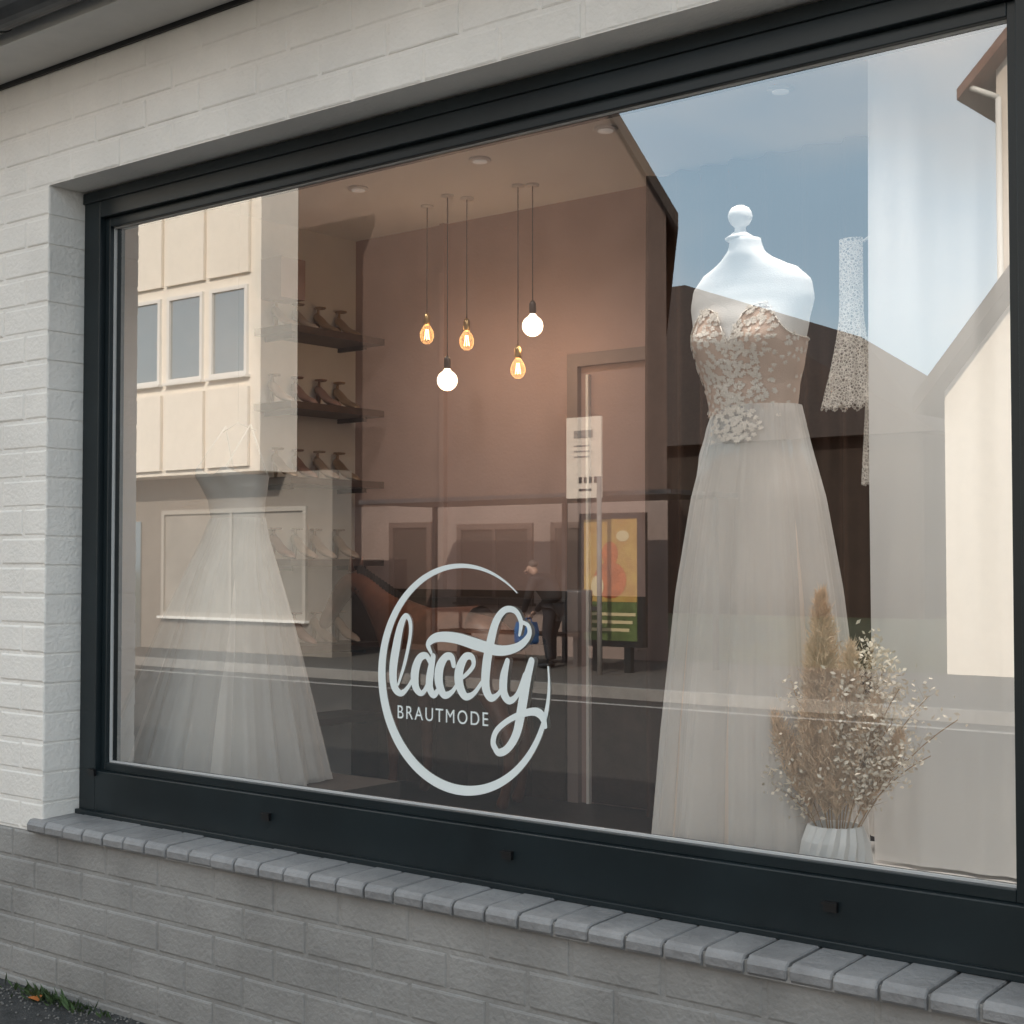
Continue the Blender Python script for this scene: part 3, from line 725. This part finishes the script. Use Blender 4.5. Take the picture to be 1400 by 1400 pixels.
def tree(name,x,y,h,seed,leafc):
    e=empty(name); rnd=random.Random(seed); w=MB(); bark=M('bark',(.08,.055,.04),.9)
    w.cyl((x,y,-.05),(x,y,h*.5),.22,.12,bark,10); cl=[]
    for i in range(16):
        a=rnd.uniform(0,6.28); r=rnd.uniform(.6,h*.28); c=Vector((x+r*math.cos(a),y+r*math.sin(a),h*rnd.uniform(.5,.97))); cl.append(c)
        w.cyl((x,y,h*rnd.uniform(.3,.5)),c,.07,.02,bark,6)
    w.obj('trunk',e); w=MB(); lm=M('foliage',(.06,.08,.03),.9,noise=.5,nscale=1)
    for i in range(leafc):
        c=rnd.choice(cl); p=c+Vector((rnd.gauss(0,.55),rnd.gauss(0,.55),rnd.gauss(0,.45)))
        a=Vector((rnd.uniform(-1,1),rnd.uniform(-1,1),rnd.uniform(-1,1))).normalized()*.12; b=a.orthogonal().normalized()*.07
        w.add([p-a,p+b,p+a,p-b],[(0,1,2,3)],lm)
    w.obj('crown',e)
tree('tree',-19.5,-50,7.6,1,4500)

w=MB(); rnd=random.Random(5); wg=M('weed_green',(.06,.10,.035),.8,noise=.3,nscale=30); og=M('autumn_leaf',(.45,.14,.03),.7)
for i in range(190):
    bx=-4.20+rnd.gauss(0,.12); by=-.215-abs(rnd.gauss(0,.025)); l=rnd.uniform(.015,.06); a=rnd.uniform(0,6.28)
    d=Vector((math.cos(a)*.5,-abs(math.sin(a))*.5,rnd.uniform(.3,1))).normalized()*l; s=Vector((-math.sin(a),math.cos(a),0))*rnd.uniform(.003,.007); p=Vector((bx,by,.09))
    w.add([p,p+d*.5+s,p+d,p+d*.5-s],[(0,1,2,3)],wg)
w.obj('weeds')
w=MB(); w.add([(-4.31,-.26,.095),(-4.27,-.285,.105),(-4.235,-.27,.096),(-4.25,-.245,.108),(-4.285,-.24,.1)],[(0,1,2,3,4)],og); w.obj('fallen_leaf')
w=MB(); gr=M('grit',(.16,.15,.14),.9,noise=.4,nscale=50)
for i in range(700):
    bx=rnd.uniform(-5.4,-3.2); by=-.19-abs(rnd.gauss(0,.09)); r=rnd.uniform(.002,.006)
    w.lathe((bx,by,.09),[(r*.8,0),(r,r*.5),(r*.4,r)],gr,5,False)
w.obj('grit')

# ------------------------------------------------------------ light and world
EL,AZ=32,20
sd=bpy.data.lights.new('sun','SUN'); sd.energy=5; sd.angle=math.radians(.5); sd.color=(1,.88,.73)
so=bpy.data.objects.new('sun',sd); col.objects.link(so)
dr=Vector((math.sin(math.radians(AZ))*math.cos(math.radians(EL)),math.cos(math.radians(AZ))*math.cos(math.radians(EL)),math.sin(math.radians(EL))))
so.rotation_euler=dr.to_track_quat('Z','Y').to_euler()
wd=bpy.data.worlds.new('World'); scene.world=wd; wd.use_nodes=True; nt=wd.node_tree; L=nt.links.new
bg=nt.nodes['Background']; out=nt.nodes['World Output']
sk=nt.nodes.new('ShaderNodeTexSky'); sk.sky_type='NISHITA'; sk.sun_disc=False; sk.sun_elevation=math.radians(EL); sk.sun_rotation=math.radians(AZ); sk.dust_density=2.0; sk.air_density=1.0
L(sk.outputs[0],bg.inputs[0]); bg.inputs[1].default_value=.15
b2=nt.nodes.new('ShaderNodeBackground'); b2.inputs[1].default_value=2.15
tc=nt.nodes.new('ShaderNodeTexCoord'); mp=nt.nodes.new('ShaderNodeMapping'); mp.inputs['Scale'].default_value=(1,1,2.2); mp.inputs['Location'].default_value=(.3,.2,.1)
ns=nt.nodes.new('ShaderNodeTexNoise'); ns.inputs['Scale'].default_value=2.0; ns.inputs['Detail'].default_value=5; ns.inputs['Roughness'].default_value=.45
cr=nt.nodes.new('ShaderNodeMapRange'); cr.interpolation_type='SMOOTHSTEP'; cr.inputs['From Min'].default_value=.40; cr.inputs['From Max'].default_value=.68; cr.inputs['To Min'].default_value=.50; cr.inputs['To Max'].default_value=.97
cc=nt.nodes.new('ShaderNodeValToRGB'); cc.color_ramp.elements[0].position=.45; cc.color_ramp.elements[0].color=(.64,.86,1.0,1); cc.color_ramp.elements[1].position=.63; cc.color_ramp.elements[1].color=(1.0,.90,.80,1)
L(tc.outputs['Generated'],mp.inputs[0]); L(mp.outputs[0],ns.inputs['Vector']); L(ns.outputs['Fac'],cr.inputs['Value']); L(ns.outputs['Fac'],cc.inputs[0]); L(cc.outputs[0],b2.inputs[0])
ms=nt.nodes.new('ShaderNodeMixShader'); L(cr.outputs[0],ms.inputs[0]); L(bg.outputs[0],ms.inputs[1]); L(b2.outputs[0],ms.inputs[2]); L(ms.outputs[0],out.inputs[0])

cam=bpy.data.cameras.new('camera'); co=bpy.data.objects.new('camera',cam); col.objects.link(co)
cam.sensor_width=36; cam.lens=52.5; cam.clip_end=1500; cam.clip_start=.05
co.location=(0,-3.06,1.5); co.rotation_euler=(math.radians(91.96),0,math.radians(39.2))
scene.camera=co
scene.view_settings.view_transform='Standard'; scene.view_settings.look='None'; scene.view_settings.exposure=0
